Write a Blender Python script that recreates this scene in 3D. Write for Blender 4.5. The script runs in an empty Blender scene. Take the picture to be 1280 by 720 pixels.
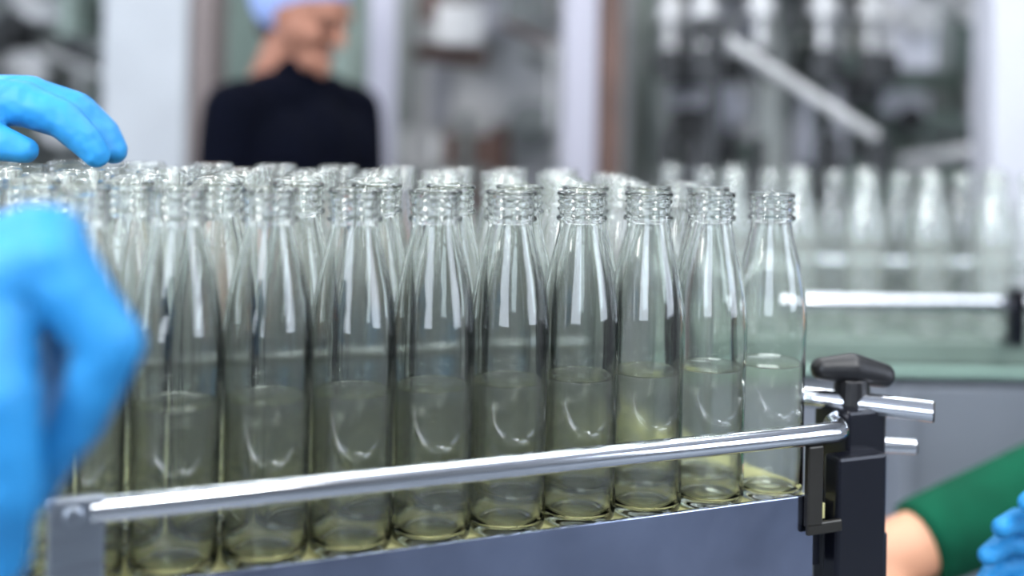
import bpy, bmesh, math, random
from mathutils import Vector, Matrix
random.seed(7)
sc=bpy.context.scene
col=sc.collection
sc.view_settings.view_transform='Standard'
sc.view_settings.look='None'
sc.view_settings.exposure=.08

# ------------------------------------------------------------ helpers
def lin(c):
    return tuple(((x/255)/12.92 if x/255<=0.04045 else (((x/255)+0.055)/1.055)**2.4) for x in c)
def pmat(name,rgb,rough=.5,metal=0.,noise=0.,nscale=8.,bump=0.,bscale=30.,emis=None,estr=0.,spec=None,stretch=None,rvar=0.):
    m=bpy.data.materials.new(name); m.use_nodes=True
    nt=m.node_tree; b=nt.nodes['Principled BSDF']
    c=lin(rgb)
    b.inputs['Base Color'].default_value=(*c,1)
    b.inputs['Roughness'].default_value=rough
    b.inputs['Metallic'].default_value=metal
    if spec is not None: b.inputs['Specular IOR Level'].default_value=spec
    tc=nt.nodes.new('ShaderNodeTexCoord')
    mp=nt.nodes.new('ShaderNodeMapping'); nt.links.new(tc.outputs['Object'],mp.inputs[0])
    if stretch: mp.inputs['Scale'].default_value=stretch
    if noise>0:
        n=nt.nodes.new('ShaderNodeTexNoise'); n.inputs['Scale'].default_value=nscale; n.inputs['Detail'].default_value=4
        nt.links.new(mp.outputs[0],n.inputs['Vector'])
        r=nt.nodes.new('ShaderNodeValToRGB')
        r.color_ramp.elements[0].position=.3; r.color_ramp.elements[1].position=.7
        r.color_ramp.elements[0].color=(*[x*(1-noise) for x in c],1)
        r.color_ramp.elements[1].color=(*[min(1,x*(1+noise)) for x in c],1)
        nt.links.new(n.outputs[0],r.inputs[0]); nt.links.new(r.outputs[0],b.inputs['Base Color'])
    if rvar>0:
        n3=nt.nodes.new('ShaderNodeTexNoise'); n3.inputs['Scale'].default_value=40; n3.inputs['Detail'].default_value=6
        nt.links.new(mp.outputs[0],n3.inputs['Vector'])
        mr=nt.nodes.new('ShaderNodeMapRange'); mr.inputs[1].default_value=.35; mr.inputs[2].default_value=.7; mr.inputs[3].default_value=rough; mr.inputs[4].default_value=rough+rvar
        nt.links.new(n3.outputs[0],mr.inputs[0]); nt.links.new(mr.outputs[0],b.inputs['Roughness'])
    if bump>0:
        n2=nt.nodes.new('ShaderNodeTexNoise'); n2.inputs['Scale'].default_value=bscale
        nt.links.new(mp.outputs[0],n2.inputs['Vector'])
        bp=nt.nodes.new('ShaderNodeBump'); bp.inputs['Strength'].default_value=bump; bp.inputs['Distance'].default_value=.01
        nt.links.new(n2.outputs[0],bp.inputs['Height']); nt.links.new(bp.outputs[0],b.inputs['Normal'])
    if emis:
        b.inputs['Emission Color'].default_value=(*lin(emis),1); b.inputs['Emission Strength'].default_value=estr
    return m

def thin_glass(name,tint,edge,f0,fillhaze=0.,fillhazecol=(1,1,1),rough=.015,e0=.55,e1=.97,refr=0.,ior=1.04,fmax=.9):
    """single-surface glass: tinted transmission + Schlick reflection (both faces alike)"""
    m=bpy.data.materials.new(name); m.use_nodes=True
    nt=m.node_tree; nt.nodes.clear(); N=nt.nodes.new; L=nt.links.new
    out=N('ShaderNodeOutputMaterial')
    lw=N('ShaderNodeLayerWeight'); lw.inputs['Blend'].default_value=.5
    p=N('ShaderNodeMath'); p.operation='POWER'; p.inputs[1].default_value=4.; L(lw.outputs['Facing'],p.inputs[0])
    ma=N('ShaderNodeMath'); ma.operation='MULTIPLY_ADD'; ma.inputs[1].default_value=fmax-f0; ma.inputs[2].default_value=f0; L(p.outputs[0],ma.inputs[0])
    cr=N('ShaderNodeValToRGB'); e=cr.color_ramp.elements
    e[0].position=e0; e[0].color=(*tint,1); e[1].position=e1; e[1].color=(*edge,1)  # darker colour at grazing angles stands in for refraction at the glass edges
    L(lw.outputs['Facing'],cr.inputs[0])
    tr=N('ShaderNodeBsdfTransparent'); L(cr.outputs[0],tr.inputs[0]); body=tr
    if refr>0:
        rf=N('ShaderNodeBsdfRefraction'); rf.inputs['IOR'].default_value=ior; rf.inputs['Roughness'].default_value=0; L(cr.outputs[0],rf.inputs[0])
        mx=N('ShaderNodeMixShader'); mx.inputs[0].default_value=refr; L(tr.outputs[0],mx.inputs[1]); L(rf.outputs[0],mx.inputs[2]); body=mx
    gl=N('ShaderNodeBsdfGlossy'); gl.inputs['Roughness'].default_value=rough
    m2=N('ShaderNodeMixShader'); L(ma.outputs[0],m2.inputs[0]); L(body.outputs[0],m2.inputs[1]); L(gl.outputs[0],m2.inputs[2])
    last=m2
    if fillhaze>0:  # pale diffuse share put in to brighten stacked glass, not cloudy glass
        d=N('ShaderNodeBsdfDiffuse'); d.inputs[0].default_value=(*fillhazecol,1)
        t=N('ShaderNodeBsdfTranslucent'); t.inputs[0].default_value=(*fillhazecol,1)
        dm=N('ShaderNodeMixShader'); L(d.outputs[0],dm.inputs[1]); L(t.outputs[0],dm.inputs[2])
        m3=N('ShaderNodeMixShader'); m3.inputs[0].default_value=fillhaze; L(m2.outputs[0],m3.inputs[1]); L(dm.outputs[0],m3.inputs[2]); last=m3
    L(last.outputs[0],out.inputs[0])
    return m
def real_glass(name,colr,ior=1.45):
    m=bpy.data.materials.new(name); m.use_nodes=True
    nt=m.node_tree; nt.nodes.clear(); N=nt.nodes.new; L=nt.links.new
    out=N('ShaderNodeOutputMaterial'); g=N('ShaderNodeBsdfGlass'); g.inputs['IOR'].default_value=ior; g.inputs['Color'].default_value=(*colr,1); g.inputs['Roughness'].default_value=0
    tc=N('ShaderNodeTexCoord'); n=N('ShaderNodeTexNoise'); n.inputs['Scale'].default_value=34; n.inputs['Detail'].default_value=1; L(tc.outputs['Object'],n.inputs['Vector'])
    bp=N('ShaderNodeBump'); bp.inputs['Strength'].default_value=.22; bp.inputs['Distance'].default_value=.003
    L(n.outputs[0],bp.inputs['Height']); L(bp.outputs[0],g.inputs['Normal'])
    L(g.outputs[0],out.inputs[0]); return m

def empty(name,loc=(0,0,0)):
    o=bpy.data.objects.new(name,None); o.location=loc; col.objects.link(o); o.empty_display_size=.1; return o
def addobj(name,me,parent=None,mat=None,smooth=True):
    o=bpy.data.objects.new(name,me); col.objects.link(o)
    if mat: me.materials.append(mat)
    if smooth: me.polygons.foreach_set('use_smooth',[True]*len(me.polygons))
    if parent: o.parent=parent; o.matrix_parent_inverse=Matrix.Translation(-parent.location)
    return o
def frame(d):
    d=d.normalized(); a=Vector((0,0,1)) if abs(d.z)<.9 else Vector((1,0,0))
    x=d.cross(a).normalized(); y=d.cross(x).normalized(); return x,y,d
def bm_new(): return bmesh.new()
def bm_done(bm,name,parent=None,mat=None,smooth=False,bevel=0):
    bmesh.ops.recalc_face_normals(bm,faces=bm.faces)
    me=bpy.data.meshes.new(name); bm.to_mesh(me); bm.free()
    o=addobj(name,me,parent,mat,smooth)
    if bevel:
        b=o.modifiers.new('bevel','BEVEL'); b.width=bevel; b.segments=2; b.limit_method='ANGLE'
    return o
def bm_box(bm,c,size,rot=None):
    M=Matrix.Translation(Vector(c))@(rot.to_4x4() if rot else Matrix())@Matrix.Diagonal((*size,1))
    bmesh.ops.create_cube(bm,size=1,matrix=M)
def bm_cyl(bm,p0,p1,r,r2=None,seg=20,caps=True):
    p0=Vector(p0);p1=Vector(p1); x,y,d=frame(p1-p0); r2=r if r2 is None else r2
    a=[];b=[]
    for k in range(seg):
        t=2*math.pi*k/seg; v=x*math.cos(t)+y*math.sin(t)
        a.append(bm.verts.new(p0+v*r)); b.append(bm.verts.new(p1+v*r2))
    for k in range(seg):
        bm.faces.new((a[k],a[(k+1)%seg],b[(k+1)%seg],b[k]))
    if caps: bm.faces.new(a[::-1]); bm.faces.new(b)
def bm_capsule(bm,p0,r0,p1,r1,seg=16,n=6):
    p0=Vector(p0);p1=Vector(p1)
    if (p1-p0).length<1e-5: p1=p0+Vector((0,0,1e-4))
    x,y,d=frame(p1-p0); rings=[]
    for k in range(n+1):
        a=-math.pi/2+math.pi/2*k/n; rings.append((p0+d*r0*math.sin(a),r0*math.cos(a)))
    for k in range(n+1):
        a=math.pi/2*k/n; rings.append((p1+d*r1*math.sin(a),r1*math.cos(a)))
    prev=None
    for c,r in rings:
        if r<1e-5: ring=[bm.verts.new(c)]
        else: ring=[bm.verts.new(c+(x*math.cos(2*math.pi*k/seg)+y*math.sin(2*math.pi*k/seg))*r) for k in range(seg)]
        if prev:
            if len(prev)==1:
                for k in range(seg): bm.faces.new((prev[0],ring[(k+1)%seg],ring[k]))
            elif len(ring)==1:
                for k in range(seg): bm.faces.new((prev[k],prev[(k+1)%seg],ring[0]))
            else:
                for k in range(seg): bm.faces.new((prev[k],prev[(k+1)%seg],ring[(k+1)%seg],ring[k]))
        prev=ring
def tube(name,pts,r,parent,mat,seg=24):
    cu=bpy.data.curves.new(name,'CURVE'); cu.dimensions='3D'; cu.bevel_depth=r; cu.bevel_resolution=6; cu.use_fill_caps=True
    s=cu.splines.new('POLY'); s.points.add(len(pts)-1)
    for q,p in zip(s.points,pts): q.co=(*p,1)
    s.use_smooth=True
    o=bpy.data.objects.new(name,cu); col.objects.link(o); cu.materials.append(mat)
    o.parent=parent; o.matrix_parent_inverse=Matrix.Translation(-parent.location); return o
def blob(name,bones,parent,mat,voxel=.004,smooth=6,fn=None):
    bm=bm_new()
    for b in bones:
        p0,r0,p1,r1=b[:4]
        if fn: p0=fn(p0);p1=fn(p1)
        if len(b)==5: bm_cyl(bm,p0,p1,r0,r1,seg=24)
        else: bm_capsule(bm,p0,r0,p1,r1)
    bmesh.ops.recalc_face_normals(bm,faces=bm.faces)
    me=bpy.data.meshes.new(name); bm.to_mesh(me); bm.free()
    o=addobj(name,me,parent,mat)
    m=o.modifiers.new('remesh','REMESH'); m.mode='VOXEL'; m.voxel_size=voxel; m.use_smooth_shade=True
    s=o.modifiers.new('smooth','SMOOTH'); s.factor=.5; s.iterations=smooth
    return o
def chain(pts,rs): return [(pts[i],rs[i],pts[i+1],rs[i+1]) for i in range(len(pts)-1)]

# ------------------------------------------------------------ materials
M_gfront=real_glass('clear_bottle_glass',(.99,.998,.99))
M_gback=thin_glass('clear_glass_thin',(.988,.995,.988),(.50,.56,.52),.06,fillhaze=.055,fillhazecol=(.90,.95,.88),refr=.5,ior=1.05)
M_gfar=thin_glass('clear_glass_far',(.95,.965,.95),(.34,.38,.36),.10,fillhaze=.09,fillhazecol=(.90,.94,.90))
M_liq=thin_glass('pale_yellow_liquid',(.978,.986,.945),(.88,.91,.78),.012,fillhaze=.06,fillhazecol=(.90,.94,.78),refr=.5,ior=1.08,fmax=.4)  # its pale diffuse share lifts the brightness of the lower bottles
M_chrome=pmat('polished_steel',(200,203,209),.12,1.,bump=.03,bscale=12)
M_brushed=pmat('brushed_steel',(150,156,165),.3,1.,noise=.12,nscale=20,stretch=(1,1,12))
M_satin=pmat('satin_steel_sheet',(128,133,142),.45,.35,noise=.14,nscale=3)
M_panel=pmat('polished_side_panel',(140,147,170),.06,1.,noise=.35,nscale=7,bump=.18,bscale=6,rvar=.16)
M_black=pmat('black_plastic',(12,12,16),.42,bump=.05,bscale=60)
M_blackm=pmat('black_painted_steel',(14,16,26),.3,.3)
M_belt=pmat('conveyor_belt_plastic',(222,218,158),.45,noise=.15,nscale=30)
M_brass=pmat('dark_steel_bracket',(70,68,64),.35,.9,noise=.2)
M_glove=pmat('blue_nitrile',(34,122,180),.55,noise=.12,nscale=25,bump=.8,bscale=34,spec=.3)
M_skin=pmat('skin',(205,150,118),.55,noise=.06,nscale=20)
M_skin2=pmat('skin_warm',(150,106,88),.6,noise=.06,nscale=20,spec=.2)
M_navy=pmat('navy_cotton',(5,7,17),.95,noise=.15,nscale=14,bump=.3,bscale=18,spec=.05)
M_green=pmat('green_cotton',(6,72,50),.9,noise=.22,nscale=14,bump=1.,bscale=9,spec=.15)
M_trous=pmat('dark_trousers',(40,42,50),.9,noise=.1)
M_shoe=pmat('shoe_leather',(25,22,20),.5)
M_hair=pmat('dark_hair',(38,26,20),.6,bump=.5,bscale=90)
M_net=pmat('hair_net_fabric',(132,152,198),.8,bump=.5,bscale=70)
M_eye=pmat('eye_dark',(60,42,36),.4)
M_lip=pmat('lips',(130,80,72),.5)
M_pillar=pmat('painted_pillar',(152,156,160),.55,noise=.05)
M_pillbr=pmat('brown_edge',(104,94,92),.6,noise=.05)
M_lilac=pmat('anodised_frame',(158,157,168),.45,.1)
M_white=pmat('white_enamel',(188,189,197),.45,noise=.03)
M_dark=pmat('dark_machine',(42,44,46),.5,.2,noise=.3)
M_mid=pmat('mid_grey_machine',(120,124,122),.4,.3,noise=.25,nscale=5)
M_greeng=pmat('green_tinted_panel',(102,116,108),.4,.1,noise=.25,nscale=4)
M_brown=pmat('brown_machine',(88,66,58),.5,.2,noise=.2)
M_light=pmat('light_panel',(176,176,176),.4,.2,noise=.18,nscale=4,stretch=(3,3,.4))
M_wall=pmat('wall_paint',(150,152,154),.8,noise=.06,nscale=1.5)
M_floor=pmat('epoxy_floor',(116,122,128),.3,noise=.15,nscale=2)
M_ceil=pmat('ceiling_paint',(205,205,207),.9,noise=.04)
M_lamp=pmat('lamp_diffuser',(255,255,255),.5,emis=(245,250,255),estr=7.5)
M_lampb=pmat('lamp_housing',(200,200,200),.5)
M_glow=pmat('added_glow_pane',(230,235,240),.2,emis=(228,238,255),estr=5.5)  # emission for the unseen panels added on the walls
M_edge=pmat('green_glass_edge',(150,178,165),.2,.1)

# ------------------------------------------------------------ camera
cam=bpy.data.cameras.new('camera'); co=bpy.data.objects.new('camera',cam); col.objects.link(co)
cam.sensor_width=36; cam.lens=1500/1280*36
cam.shift_y=-240/1280
co.matrix_world=Matrix.Translation((0,0,1.45))@Matrix.Rotation(math.pi/2,4,'X')@Matrix.Rotation(math.radians(1.0),4,'Z')
cam.dof.use_dof=True; cam.dof.focus_distance=.90; cam.dof.aperture_fstop=1.8; cam.clip_start=.02
sc.camera=co

# ------------------------------------------------------------ conveyor frame of reference
P0=Vector((.2136,.98,0)); U=Vector((-.8966,-.443,0)); V=Vector((-.443,.8966,0)); 
SL=.0272
def W(s,v,h):
    p=P0+U*s+V*v; p.z=1.1284+SL*s+h; return p
def cbox(bm,s0,s1,v0,v1,h0,h1):
    pts=[W(s,v,h) for s in(s0,s1) for v in(v0,v1) for h in(h0,h1)]
    vs=[bm.verts.new(p) for p in pts]
    for f in((0,1,3,2),(4,6,7,5),(0,4,5,1),(2,3,7,6),(0,2,6,4),(1,5,7,3)): bm.faces.new([vs[i] for i in f])

# ------------------------------------------------------------ bottle
prof=[(0,.004),(.012,.0035),(.020,.0005),(.0235,0),(.0262,.001),(.0280,.004),(.0288,.010),(.0287,.030),(.0286,.060),(.0288,.090),(.0292,.112),(.0296,.124),(.0297,.134),(.0296,.143),(.0291,.153),(.0280,.164),(.0262,.176),(.0236,.189),(.0209,.200),(.0185,.210),(.0170,.217),(.0164,.2215),(.0166,.2225),(.0187,.2235),(.0194,.2250),(.0187,.2265),(.0170,.2277),(.0169,.2300),(.0183,.2312),(.0183,.2325),(.0169,.2337),(.0169,.2358),(.0183,.2370),(.0183,.2383),(.0170,.2395),(.0173,.2412),(.0186,.2422),(.0188,.2438),(.0179,.2450),(.0156,.2450),(.0145,.2438)]
inner=[(.0141,.236),(.0140,.222),(.0146,.217),(.0161,.210),(.0185,.200),(.0212,.189),(.0239,.176),(.0258,.164),(.0269,.153),(.0274,.143),(.0276,.134),(.0275,.124),(.0271,.112),(.0267,.09),(.0265,.06),(.0265,.03),(.0262,.014),(.0250,.009),(.022,.0065),(.012,.0085),(0,.009)]
def lathe(name,prof,seg=56):
    bm=bm_new(); prev=None
    for r,z in prof:
        ring=[bm.verts.new((0,0,z))] if r<1e-6 else [bm.verts.new((r*math.cos(2*math.pi*k/seg),r*math.sin(2*math.pi*k/seg),z)) for k in range(seg)]
        if prev:
            if len(prev)==1 and len(ring)>1:
                for k in range(seg): bm.faces.new((prev[0],ring[(k+1)%seg],ring[k]))
            elif len(ring)==1:
                for k in range(seg): bm.faces.new((prev[k],prev[(k+1)%seg],ring[0]))
            else:
                for k in range(seg): bm.faces.new((prev[k],prev[(k+1)%seg],ring[(k+1)%seg],ring[k]))
        prev=ring
    bmesh.ops.recalc_face_normals(bm,faces=bm.faces)
    me=bpy.data.meshes.new(name); bm.to_mesh(me); bm.free()
    me.polygons.foreach_set('use_smooth',[True]*len(me.polygons)); return me
me_front=lathe('bottle_glass_walled',prof+inner,128); me_front.materials.append(M_gfront)
me_back=lathe('bottle_glass_shell',prof+[(.0138,.226)]); me_back.materials.append(M_gback)
me_far=lathe('bottle_glass_far',prof+[(.0138,.226)],40); me_far.materials.append(M_gfar)
LV=.108
lp=[(0,.0095),(.012,.009),(.021,.0072),(.0245,.0095),(.0258,.014),(.0260,.03),(.0260,.06),(.0262,.09),(.0265,LV-.002),(.0266,LV),(.0250,LV-.0012),(0,LV-.0012)]
me_l=lathe('bottle_liquid',lp); me_l.materials.append(M_liq)
def bottle(parent,p,i,me,rz=0.,liquid=True):
    o=bpy.data.objects.new(f'bottle_{i}',me); col.objects.link(o)
    o.parent=parent; o.matrix_parent_inverse=Matrix.Translation(-parent.location)
    o.location=p; o.rotation_euler=(0,0,rz)
    if liquid:
        l=bpy.data.objects.new(f'liquid_{i}',me_l); col.objects.link(l)
        l.parent=parent; l.matrix_parent_inverse=Matrix.Translation(-parent.location); l.location=p
grp=empty('glass_bottles',W(.4,.15,0))
n=0
offs=[0,.024,.008,.040,.016,.034]
for j in range(6):
    for i in range(0,[11,12,12,13,13,14][j]):
        s=i*.0594+offs[j]+(random.uniform(-.0002,.0002)); v=[0,.0560,.114,.173,.234,.296][j]+(random.uniform(-.0015,.0015) if j else 0)
        n+=1; bottle(grp,W(s,v,.0012),n,me_front if j<2 else me_back,random.random()*6,liquid=(j<1))

# ------------------------------------------------------------ main conveyor
conv=empty('bottle_conveyor',W(.4,.15,-.1))
bm=bm_new()
S1=1.05
for k in range(28):
    s=-.032+k*(S1+.032)/28; cbox(bm,s+.0006,s+(S1+.032)/28-.0006,-.034,.345,-.012,0)
bm_done(bm,'belt_slats',conv,M_belt)
bm=bm_new(); cbox(bm,-.030,S1,-.030,.341,-.05,-.0125); bm_done(bm,'belt_bed',conv,M_blackm)
bm=bm_new(); cbox(bm,-.012,S1,-.0435,-.0395,-.20,.012); cbox(bm,-.012,S1,-.0475,-.0435,-.205,-.196); bm_done(bm,'side_panel',conv,M_panel,bevel=.0008)
bm=bm_new(); cbox(bm,-.03,S1,.347,.351,-.20,.012); bm_done(bm,'rear_side_panel',conv,M_panel,bevel=.0008)
RV=-.0455
pts=[W(s,RV,.060) for s in (.532,.3,.1,.0,-.028)]+[W(-.036,RV+.002,.060),W(-.042,RV+.008,.060),W(-.046,RV+.02,.060),W(-.060,RV+.03,.060)]
tube('front_guard_rail',pts,.0082,conv,M_chrome)
tube('rear_guard_rail',[W(-.03,.345,.060),W(S1,.345,.060)],.0082,conv,M_chrome)
bm=bm_new(); cbox(bm,.524,.556,-.052,-.044,-.12,.070); bm_cyl(bm,W(.542,-.055,.060),W(.542,-.03,.060),.006); bm_done(bm,'rail_bracket_near',conv,M_brushed,bevel=.002)
bm=bm_new()
cbox(bm,-.100,-.058,-.030,.012,-.30,.070)
cbox(bm,-.088,-.036,-.044,-.026,-.30,.038)
cbox(bm,-.098,-.052,-.036,-.020,-.30,-.03)
bm_done(bm,'clamp_post',conv,M_blackm,bevel=.003)
bm=bm_new()
cbox(bm,-.016,-.001,-.050,-.044,-.012,.052); cbox(bm,-.036,-.001,-.050,-.046,-.018,-.008)
bm_done(bm,'rail_bracket_far',conv,M_brass,bevel=.0015)
kc=W(-.083,-.006,.092)
bm=bm_new(); bm_cyl(bm,kc+Vector((0,0,-.024)),kc+Vector((0,0,.0)),.016,.014); bm_done(bm,'knob_collar',conv,M_black,bevel=.002)
blob('clamp_knob',[(kc+Vector((-.026,-.002,.007)),.0098,kc+Vector((.0,0,.007)),.0135),(kc+Vector((0,0,.007)),.0135,kc+Vector((.027,.004,.001)),.0105),(kc+Vector((0,0,.008)),.012,kc+Vector((0,.016,.004)),.009)],conv,M_black,voxel=.0015,smooth=3)
def hollow(bm,p0,p1,r,ri):
    bm_cyl(bm,p0,p1,r,caps=False,seg=28)
    p0=Vector(p0);p1=Vector(p1);x,y,d=frame(p1-p0); seg=28
    o=[];a=[];b=[]
    for k in range(seg):
        t=2*math.pi*k/seg; w=x*math.cos(t)+y*math.sin(t)
        o.append(bm.verts.new(p1+w*r)); a.append(bm.verts.new(p1+w*ri)); b.append(bm.verts.new(p1-d*.02+w*ri))
    for k in range(seg):
        q=(k+1)%seg
        bm.faces.new((o[k],o[q],a[q],a[k])); bm.faces.new((a[k],a[q],b[q],b[k]))
    bm.faces.new(b)
def rod(name,p0,p1,r,ri):
    bm=bm_new(); hollow(bm,p0,p1,r,ri); bmesh.ops.remove_doubles(bm,verts=bm.verts,dist=1e-5)
    o=bm_done(bm,name,conv,M_chrome,smooth=True)
    es=o.modifiers.new('es','EDGE_SPLIT'); es.split_angle=math.radians(40)
    d=(Vector(p1)-Vector(p0)).normalized(); bm=bm_new(); bm_cyl(bm,Vector(p1)-d*.003,Vector(p1)+d*.0015,r*.96); bm_done(bm,name+'_dark_hole',conv,M_black,bevel=.0006)  # black disc in place of the dark hole at the tube end
rod('adjusting_rod_upper',(.250,1.02,1.199),(.350,.985,1.197),.0090,.0066)
rod('adjusting_rod_lower',(.27,1.03,1.158),(.348,1.02,1.158),.0066,.0046)
bm=bm_new()
for s in(.05,.95):
    for v in(.0,.31):
        p=W(s,v,-.05); bm_cyl(bm,(p.x,p.y,0),p,.02)
        bm_cyl(bm,(p.x,p.y,0),(p.x,p.y,.02),.04)
    a=W(s,0,0);b=W(s,.31,0); bm_cyl(bm,(a.x,a.y,.4),(b.x,b.y,.4),.014)
bm_done(bm,'legs',conv,M_brushed,smooth=False)

# ------------------------------------------------------------ gloved hands of the near worker
def hand(name,wrist,mcps,fingers,thumb,fore,mats,rf=.0098,sleeve=None,vox=.0022,off=(0,0,0)):
    off=Vector(off)
    mv=lambda p:Vector(p)+off
    wrist=mv(wrist); mcps=[mv(m) for m in mcps]; fingers=[[mv(q) for q in F] for F in fingers]; thumb=[mv(q) for q in thumb]; fore=mv(fore)
    e=empty(name,wrist)
    bones=[]
    w=Vector(wrist)
    rs=[rf*1.0,rf*1.03,rf,rf*.88]
    mid=sum((Vector(m) for m in mcps),Vector())/4
    across=(Vector(mcps[3])-Vector(mcps[0])).normalized()
    for k in range(4):
        m=Vector(mcps[k]); r=rs[k]
        wk=w+across*(k-1.5)*.010
        bones.append((wk,.019,m,r*1.42))
        p=[m]+[Vector(q) for q in fingers[k]]
        bones+=chain(p,[r*1.35,r*1.16,r*1.0,r*.82])
    for k in range(3):
        a=(Vector(mcps[k])+Vector(mcps[k+1]))/2; bones.append((w.lerp(a,.3),.019,w.lerp(a,.93),.0155))
    t=[Vector(q) for q in thumb]
    bones.append((w,.020,t[0],.020)); bones+=chain(t,[.020,.0165,.0138,.0105])
    bones.append((t[0],.018,w.lerp(mid,.6),.018)); bones.append((t[1],.014,w.lerp(Vector(mcps[0]),.75),.014))
    f=Vector(fore); d=(w-f).normalized()
    bones.append((w-d*.05+across*.008,.024,w+across*.008,.021)); bones.append((w-d*.05-across*.008,.024,w-across*.008,.021))
    cuff=w-d*.075
    bones.append((cuff,.029,w-d*.02,.023))
    blob('glove',bones,e,mats[0],voxel=vox,smooth=5)
    bm=bm_new(); x,y,dd=frame(d); seg=28
    ringsv=[]
    for a in range(10):
        t2=2*math.pi*a/10
        ringsv.append([bm.verts.new(cuff+dd*(.004*math.sin(t2))+(x*math.cos(2*math.pi*k/seg)+y*math.sin(2*math.pi*k/seg))*(.0295+.003*math.cos(t2))) for k in range(seg)])
    for a in range(10):
        for k in range(seg): bm.faces.new((ringsv[a][k],ringsv[a][(k+1)%seg],ringsv[(a+1)%10][(k+1)%seg],ringsv[(a+1)%10][k]))
    bm_done(bm,'glove_cuff',e,mats[0],smooth=True)
    blob('forearm',[(f,.042,w-d*.04,.0245)],e,mats[1],voxel=.005,smooth=4)
    if sleeve: blob('sleeve',[(f-d*.18,.062,f+d*.06,.052)],e,sleeve,voxel=.006,smooth=4)
    return e
# near hand: knuckles up, fingers hanging down round the neck of the lifted bottle
mc=[(-.196,.520,1.376),(-.205,.540,1.383),(-.219,.560,1.382),(-.233,.578,1.374)]
fg=[[(-.168,.518,1.343),(-.184,.521,1.308),(-.205,.527,1.281)],
    [(-.178,.540,1.338),(-.196,.541,1.298),(-.215,.545,1.266)],
    [(-.198,.562,1.330),(-.212,.563,1.290),(-.228,.563,1.260)],
    [(-.218,.580,1.328),(-.228,.580,1.296),(-.240,.580,1.272)]]
th=[(-.236,.506,1.348),(-.207,.495,1.326),(-.203,.497,1.288),(-.209,.508,1.252)]
handA=hand('gloved_hand',(-.270,.530,1.358),mc,fg,th,(-.50,.50,1.29),(M_glove,M_skin),rf=.0122,sleeve=M_navy,off=(-.003,0,-.003))
g2=empty('glass_bottle',(-.247,.550,1.050))
bottle(g2,(-.247,.550,1.050),1,me_front,liquid=False)
# far hand resting on bottle tops
mc=[(-.392,.955,1.436),(-.394,.974,1.440),(-.398,.993,1.438),(-.402,1.011,1.431)]
fg=[[(-.358,.953,1.424),(-.340,.951,1.408),(-.330,.950,1.397)],
    [(-.356,.974,1.431),(-.334,.974,1.413),(-.324,.973,1.399)],
    [(-.360,.995,1.429),(-.340,.996,1.412),(-.331,.996,1.399)],
    [(-.368,1.014,1.422),(-.354,1.016,1.409),(-.348,1.017,1.399)]]
th=[(-.442,.950,1.420),(-.418,.937,1.411),(-.397,.932,1.405),(-.380,.934,1.400)]
handB=hand('gloved_hand.001',(-.462,.975,1.440),mc,fg,th,(-.68,.90,1.49),(M_glove,M_skin),rf=.0132,sleeve=M_navy,off=(.002,0,.001))

# ------------------------------------------------------------ people
def head(parent,c,yaw,pitch,skin,cap,hair,s=1.):
    R=Matrix.Translation(c)@Matrix.Rotation(yaw,4,'Z')@Matrix.Rotation(pitch,4,'X')
    f=lambda p:R@(Vector(p)*s)
    b=[((0,-.022,.030),.078,(0,.010,.035),.074),((-.012,.015,-.01),.062,(.012,.015,-.01),.062),((0,.035,-.055),.040,(0,.02,-.02),.058),
       ((-.018,.05,-.078),.022,(.018,.05,-.078),.022),((0,.078,-.088),.016,(0,.07,-.07),.022),
       ((0,.086,.012),.009,(0,.104,-.022),.012),((-.010,.092,-.024),.008,(.010,.092,-.024),.008),
       ((-.035,.076,.028),.012,(.035,.076,.028),.012),((-.040,.060,-.018),.020,(.040,.060,-.018),.020),
       ((-.076,-.005,.010),.010,(-.078,-.008,-.015),.008),((.076,-.005,.010),.010,(.078,-.008,-.015),.008),
       ((0,-.02,-.05),.050,(0,-.035,-.16),.054)]
    blob('head',[(p,r*s,q,t*s) for p,r,q,t in b],parent,skin,voxel=.0035*s,smooth=4,fn=f)
    blob('mouth',[((-.02,.083,-.050),.004*s,(.02,.083,-.050),.004*s)],parent,M_lip,voxel=.002,smooth=2,fn=f)
    for k,sx in(('l',-1),('r',1)):
        blob('eye_'+k,[((sx*.031,.080,.008),.0075*s,(sx*.031,.081,.008),.0075*s)],parent,M_eye,voxel=.002,smooth=1,fn=f)
        blob('brow_'+k,[((sx*.016,.088,.028),.003*s,(sx*.046,.078,.028),.0025*s)],parent,M_hair,voxel=.0018,smooth=1,fn=f)
    blob('hair',[((0,-.035,.030),.080*s,(0,-.005,.052),.078*s),((0,-.058,-.03),.052*s,(0,-.04,.02),.07*s)],parent,hair,voxel=.004,smooth=3,fn=f)
    if cap: blob('hair_net',[((0,-.050,.034),.088*s,(0,-.004,.066),.083*s),((-.03,-.03,.078),.066*s,(.03,-.03,.078),.066*s)],parent,cap,voxel=.004,smooth=3,fn=f)
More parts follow.
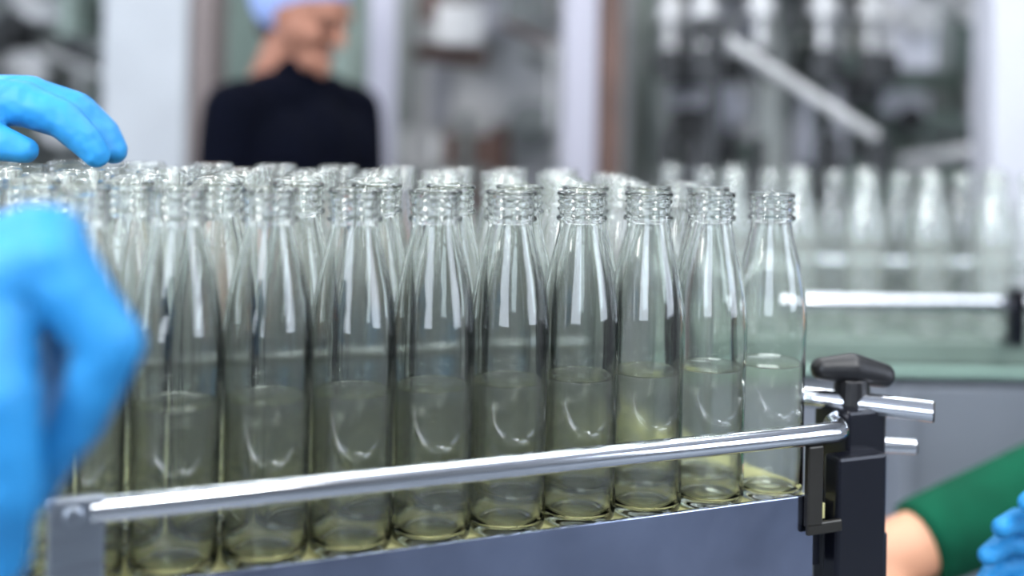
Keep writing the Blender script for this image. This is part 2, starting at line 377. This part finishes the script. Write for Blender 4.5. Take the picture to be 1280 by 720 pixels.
def person(name,pos,yaw,shirt,cap,skin,armL,armR,hyaw=0,hpitch=0,H=1.70,lean=0,long_sleeve=.55,drop=0.,hoff=(0,.025,1.600),rollL=0.):
    e=empty(name,(pos[0],pos[1],0)); k=H/1.70
    T=Matrix.Translation((pos[0],pos[1],0))@Matrix.Rotation(yaw,4,'Z')
    def f(p):
        p=Vector(p)
        if p.z>.9:
            dz=p.z-.95; dy=p.y
            p.y=dy*math.cos(lean)+dz*math.sin(lean); p.z=.95+dz*math.cos(lean)-dy*math.sin(lean)-drop
        return T@(p*k)
    g=lambda p:T@(Vector(p)*k)
    sh=[((-.10,0,.98),.115,(.10,0,.98),.115),((-.09,0,1.0),.11,(-.09,.0,1.28),.115),((.09,0,1.0),.11,(.09,0,1.28),.115),((0,.02,1.0),.12,(0,.01,1.30),.115),
        ((-.165,-.01,1.385),.058,(.165,-.01,1.385),.058),((-.09,-.01,1.40),.06,(.09,-.01,1.40),.06),((0,-.02,1.38),.07,(0,-.018,1.445),.058)]
    bones=[(f(a),r*k,f(b),t*k) for a,r,b,t in sh]
    sk=[]
    for sx,arm in((-1,armL),(1,armR)):
        s0=f((sx*.185,-.01,1.375))
        if arm is None: arm=[f((sx*.235,.0,1.10)),f((sx*.20,.16,.93))]
        el,wr=Vector(arm[0]),Vector(arm[1])
        bones.append((s0,.062*k,s0.lerp(el,long_sleeve*.5),.058*k)); bones.append((s0.lerp(el,.1),.062*k,s0.lerp(el,long_sleeve),.050*k,1))
        sk.append((s0.lerp(el,long_sleeve-.15),.041*k,el,.037*k)); sk.append((el,.037*k,el.lerp(wr,.3),.040*k)); sk.append((el.lerp(wr,.3),.040*k,wr,.026*k))
        d=(wr-el).normalized(); side=d.cross(Vector((0,0,1))).normalized() if abs(d.z)<.95 else Vector((1,0,0))
        if sx<0 and rollL: side=Matrix.Rotation(rollL,3,d)@side
        up=side.cross(d)
        hb=[]
        for q in range(4):
            o=side*(q-1.5)*.022; m=wr+d*.085+o; L=[.075,.085,.08,.062][q]
            sp=side*(q-1.5)*.006
            hb.append((wr+o*.5,.017,m,.0125)); hb.append((m,.012,m+d*L*.5-up*.006+sp,.011)); hb.append((m+d*L*.5-up*.006+sp,.011,m+d*L*.9-up*.026+sp*1.6,.009))
        tb=wr+d*.03-side*.028*sx; hb.append((wr,.018,tb,.017)); hb.append((tb,.016,tb+d*.045-side*sx*.022-up*.01,.012)); hb.append((tb+d*.045-side*sx*.022-up*.01,.012,tb+d*.07-side*sx*.022-up*.028,.0095))
        hb.append((wr-d*.06,.031,wr,.027))
        blob('glove_'+('l' if sx<0 else 'r'),hb,e,M_glove,voxel=.0025,smooth=3)
    blob('shirt',bones,e,shirt,voxel=.006,smooth=4)
    blob('arms',sk,e,skin,voxel=.006,smooth=4)
    hz=.95-drop
    tr=[((-.09,0,hz),.112,(.09,0,hz),.112)]
    ky=.015 if drop<.05 else .36; kz=.50 if drop<.05 else hz-.12
    for sx in(-1,1):
        tr+=[((sx*.09,0,hz-.05),.092,(sx*.11,ky,kz),.062),((sx*.11,ky,kz),.062,(sx*.11,-.01+ky*.35,.10),.048)]
        yo=ky*.35
        blob('shoe_'+('l' if sx<0 else 'r'),[((sx*.11,-.03+yo,.045),.043,(sx*.12,.13+yo,.038),.036),((sx*.11,-.03+yo,.045),.042,(sx*.11,-.01+yo,.12),.04)],e,M_shoe,voxel=.006,smooth=3,fn=g)
    blob('trousers',[(a,r*k,b,t*k) for a,r,b,t in tr],e,M_trous,voxel=.01,smooth=5,fn=g)
    head(e,f(hoff),yaw+hyaw,hpitch,skin,cap,M_hair,k)
    return e
person('factory_worker',(-.462,2.58),math.radians(-122),M_navy,M_net,M_skin2,None,None,hyaw=math.radians(4),hpitch=math.radians(-18),H=1.74,lean=.03,long_sleeve=.7,hoff=(0,.0,1.572))
person('factory_worker.001',(.95,1.60),math.radians(180),M_green,M_net,M_skin,
       ((.86,1.22,.95),(.575,1.13,1.032)),((.400,1.35,.925),(.50,1.22,.76)),hpitch=math.radians(-30),H=1.66,lean=.35,long_sleeve=.80,drop=.30,rollL=math.radians(65))

# ------------------------------------------------------------ second conveyor with bottles
c2=empty('bottle_conveyor.001',(1.0,2.0,1.05))
BZ=1.090
bm=bm_new(); bm_box(bm,(1.10,2.03,BZ-.021),(1.7,.40,.038)); bm_done(bm,'belt',c2,M_greeng,bevel=.003)
bm=bm_new(); bm_box(bm,(1.10,1.812,BZ-.045),(1.7,.014,.010)); bm_done(bm,'glass_edge_strip',c2,M_edge,bevel=.002)
bm=bm_new(); bm_box(bm,(1.10,1.83,BZ-.30),(1.66,.012,.46)); bm_box(bm,(1.10,2.22,BZ-.30),(1.66,.012,.46))
for x in(.6,.95,1.3): bm_box(bm,(x,1.818,BZ-.27),(.03,.02,.40))
bm_done(bm,'side_panel',c2,M_satin,bevel=.003)
tube('guard_rail_front',[(.42,1.80,1.150),(1.9,1.80,1.150)],.011,c2,M_chrome)
tube('guard_rail_back',[(.26,2.24,1.150),(1.9,2.24,1.150)],.011,c2,M_chrome)
bm=bm_new()
for x in(.35,1.8):
    for y in(1.87,2.18): bm_cyl(bm,(x,y,0),(x,y,BZ-.03),.025)
bm_box(bm,(.755,1.785,1.135),(.022,.02,.085)); bm_box(bm,(1.3,1.785,1.11),(.022,.02,.085))
bm_box(bm,(.755,1.80,1.095),(.02,.03,.01)); bm_box(bm,(1.3,1.80,1.08),(.02,.03,.01))
bm_done(bm,'legs_and_brackets',c2,M_blackm)
grp2=empty('glass_bottles.001',(1.0,2.0,BZ+.0005))
n=0
for j in range(3):
    for i in range(26):
        if j==0 and i%2: continue
        x=.250+i*.0505*(1+.053*j)+random.uniform(-.004,.004)+.012*j; y=1.87+j*.10
        if j and i%2: x+=.006
        if x<.27 or x>1.8 or (j and i%2 and j==2): continue
        n+=1; bottle(grp2,(x,y,BZ+.0005),n,me_far,random.random()*6,liquid=False)

# ------------------------------------------------------------ enclosure, pillars, machinery
e=empty('support_pillar',(-.9,3,0)); bm=bm_new(); bm_box(bm,(-.905,3.05,2.2),(.21,.20,4.4)); bm_box(bm,(-.905,3.05,.06),(.26,.25,.12)); bm_done(bm,'shaft',e,M_pillar,bevel=.01)
bm=bm_new(); bm_box(bm,(-.772,3.05,2.2),(.055,.16,4.4)); bm_done(bm,'cable_duct',e,M_pillbr,bevel=.004)
e=empty('support_pillar.001',(1.15,2.8,0)); bm=bm_new(); bm_box(bm,(1.185,2.85,2.2),(.14,.14,4.4)); bm_box(bm,(1.185,2.85,.06),(.2,.2,.12)); bm_done(bm,'shaft',e,M_white,bevel=.01)
fr=empty('machine_guard_frame',(0,3,0)); bm=bm_new()
for x,w in((-.325,.066),(.176,.09)): bm_box(bm,(x,3.0 if x<0 else 3.15,1.3),(w,.06,2.6))
bm_box(bm,(-.08,3.07,2.58),(.45,.06,.06)); 
bm_done(bm,'posts',fr,M_lilac,bevel=.006)
bm=bm_new(); bm_box(bm,(.256,3.17,1.3),(.06,.08,2.6)); bm_done(bm,'door_edge',fr,M_brown,bevel=.005)
ch=empty('discharge_chute',(.62,2.6,1.4)); tube('bar',[(.45,2.6,1.585),(.79,2.6,1.375)],.014,ch,M_light)
bm=bm_new(); bm_cyl(bm,(.44,2.62,1.62),(.44,2.62,0),.014); bm_cyl(bm,(.80,2.62,1.40),(.80,2.62,0),.014); bm_box(bm,(.43,2.6,1.60),(.06,.05,.05)); bm_done(bm,'stand',ch,M_dark)

def clutter(name,x0,x1,y0,y1,z0,z1,nn,mats,seed,cab=None,pl=.6):
    rnd=random.Random(seed); e=empty(name,((x0+x1)/2,(y0+y1)/2,0))
    bms={m.name:(bm_new(),m) for m in mats}
    for q in range(nn):
        m=rnd.choice(mats); bm=bms[m.name][0]
        x=rnd.uniform(x0+.05,x1-.05);y=rnd.uniform(y0,y1);z=rnd.uniform(z0,z1); t=rnd.random()
        if t<.45: bm_box(bm,(x,y,z),(rnd.uniform(.04,.2),rnd.uniform(.03,.12),rnd.uniform(.04,.2)))
        elif t<.62: bm_cyl(bm,(x,y,z-rnd.uniform(.08,.2)),(x,y,z+rnd.uniform(.05,.2)),rnd.uniform(.012,.05),seg=12)
        elif t<.8: bm_cyl(bm,(max(x0,x-rnd.uniform(.05,.3)),y,z),(min(x1,x+rnd.uniform(.05,.2)),y,z+rnd.uniform(-.15,.15)),rnd.uniform(.01,.03),seg=12)
        else: bm_cyl(bm,(x,y-.04,z),(x,y+.02,z),rnd.uniform(.03,.09),seg=20)
    for kx in bms: bm_done(bms[kx][0],'fittings_'+kx,e,bms[kx][1])
    bm=bm_new()
    for x in(x0,x1):
        for y in(y0,y1): bm_box(bm,(x,y,z1/2+.1),(.05,.05,z1+.2))
    for y in(y0,y1): bm_box(bm,((x0+x1)/2,y,z1+.2),(x1-x0,.05,.06)); bm_box(bm,((x0+x1)/2,y,z0-.15),(x1-x0,.05,.06))
    bm_done(bm,'frame',e,M_mid,bevel=.004)
    bm=bm_new(); bm_box(bm,((x0+x1)/2,(y0+y1)/2,(z0-.2)/2),(x1-x0,y1-y0,z0-.2)); bm_done(bm,'base_cabinet',e,cab or M_mid,bevel=.01)
    bm=bm_new(); bm_box(bm,((x0+x1)/2,y1+.03,(z0+z1)/2),(x1-x0,.02,z1-z0+.7)); bm_done(bm,'back_plate',e,cab or M_mid)
    return e
clutter('capping_machine',-2.1,-1.15,3.7,4.3,1.05,2.0,70,[M_dark,M_mid,M_greeng,M_dark,M_dark,M_light],3,cab=M_mid)
clutter('labelling_machine',-.36,.25,3.7,4.2,1.0,2.0,38,[M_light,M_white,M_mid,M_light,M_brown],5,cab=M_light)
clutter('rinsing_machine',.45,1.85,3.6,4.4,1.0,2.0,170,[M_dark,M_mid,M_white,M_greeng,M_light,M_dark],9,cab=M_greeng)
e=empty('control_cabinet',(-.72,3.9,0)); bm=bm_new(); bm_box(bm,(-.72,3.95,1.1),(.54,.35,2.2)); bm_box(bm,(-.60,3.765,1.1),(.22,.02,2.1)); bm_box(bm,(-.84,3.765,1.1),(.22,.02,2.1)); bm_cyl(bm,(-.72,3.75,1.2),(-.72,3.75,1.35),.012); bm_done(bm,'cabinet_body',e,M_greeng,bevel=.01)
rf=empty('rotary_bottle_filler',(.85,3.2,0))
cx,cy=.70,3.22
bm=bm_new(); bm_cyl(bm,(cx,cy,0),(cx,cy,1.1),.28,seg=40); bm_cyl(bm,(cx,cy,1.1),(cx,cy,1.14),.33,seg=40); bm_cyl(bm,(cx,cy,1.74),(cx,cy,1.98),.28,seg=40); bm_cyl(bm,(cx,cy,1.14),(cx,cy,1.75),.05)
bm_done(bm,'drum',rf,M_mid,smooth=False)
bm=bm_new(); bd=bm_new()
for k in range(12):
    a=2*math.pi*k/12+.2; x=cx+.29*math.cos(a); y=cy+.29*math.sin(a)
    bm_cyl(bm,(x,y,1.50),(x,y,1.78),.014,seg=12); bm_cyl(bd,(x,y,1.50),(x,y,1.58),.032,seg=14); bm_cyl(bm,(x,y,1.66),(x,y,1.70),.034,seg=14); bm_box(bd,(x,y,1.30),(.03,.02,.12))
bm_done(bm,'filling_valves',rf,M_light); bm_done(bd,'valve_bodies',rf,M_dark)

# ------------------------------------------------------------ room
def slab(name,c,s,mat):
    bm=bm_new(); bm_box(bm,c,s); return bm_done(bm,name,None,mat)
slab('floor',(0,1.5,-.05),(9.2,11.2,.1),M_floor)
slab('ceiling',(0,1.5,4.45),(9.2,11.2,.1),M_ceil)
slab('wall_back',(0,7.05,2.2),(9,.1,4.4),M_wall)
slab('wall_left',(-4.55,1.5,2.2),(.1,11,4.4),M_wall)
slab('wall_right',(4.55,1.5,2.2),(.1,11,4.4),M_wall)
slab('wall_front',(0,-4.05,2.2),(9,.1,4.4),M_wall)
def added_glow_panel(nm,c,w,h,axis):  # unseen glowing panels, added for vertical streaks in the bottles and ambient light
    e=empty(nm,c)
    def S(a,z,t): return (t,a,z) if axis=='x' else (a,t,z)
    def B(bm,da,dz,sa,sz,st,off=0):
        cc=Vector(c)+Vector(S(da,dz,off)); bm_box(bm,cc,S(sa,sz,st))
    bm=bm_new(); B(bm,0,0,w,h,.01); bm_done(bm,'pane',e,M_glow)
    bm=bm_new()
    for q in(-1,1): B(bm,q*w/2,0,.06,h+.06,.06); B(bm,0,q*h/2,w+.06,.06,.06)
    bm_done(bm,'frame',e,M_white)
added_glow_panel('added_glow_panel_1',(-4.46,.4,2.3),3.6,2.6,'x')
added_glow_panel('added_glow_panel_2',(-1.4,-3.96,2.3),2.6,2.6,'y')
added_glow_panel('added_glow_panel_3',(4.46,-.6,2.3),2.2,2.6,'x')
k=0
for y in(-2.2,1.2,4.4):
    for x in(-2.4,1.6):
        nm='ceiling_light' if k==0 else f'ceiling_light.{k:03d}'; k+=1
        e=empty(nm,(x,y,4.3))
        bm=bm_new(); bm_box(bm,(x,y,4.36),(1.68,1.68,.08)); bm_done(bm,'housing',e,M_lampb,bevel=.01)
        bm=bm_new(); bm_box(bm,(x,y,4.31),(1.6,1.6,.02)); bm_done(bm,'diffuser',e,M_lamp)
def area(name,loc,target,sx,sy,pw,colr=(1,1,1)):
    l=bpy.data.lights.new(name,'AREA'); l.shape='RECTANGLE'; l.size=sx; l.size_y=sy; l.energy=pw; l.color=colr
    o=bpy.data.objects.new(name,l); col.objects.link(o); o.location=loc
    o.rotation_euler=(Vector(target)-Vector(loc)).to_track_quat('-Z','Y').to_euler(); return o
area('added_softbox',(-1.3,-.1,2.5),(0,.9,1.2),.3,1.3,46)  # added area lamps without fixtures, long shape for white streaks on bottle shoulders
area('added_softbox.001',(.9,-.3,3.0),(.1,1,1.2),.3,1.4,36)
area('added_softbox.002',(.3,2.2,3.6),(0,2.9,1.2),1.2,.4,30)
w=bpy.data.worlds.new('world'); w.use_nodes=True; sc.world=w
w.node_tree.nodes['Background'].inputs[0].default_value=(.8,.85,.9,1); w.node_tree.nodes['Background'].inputs[1].default_value=.6
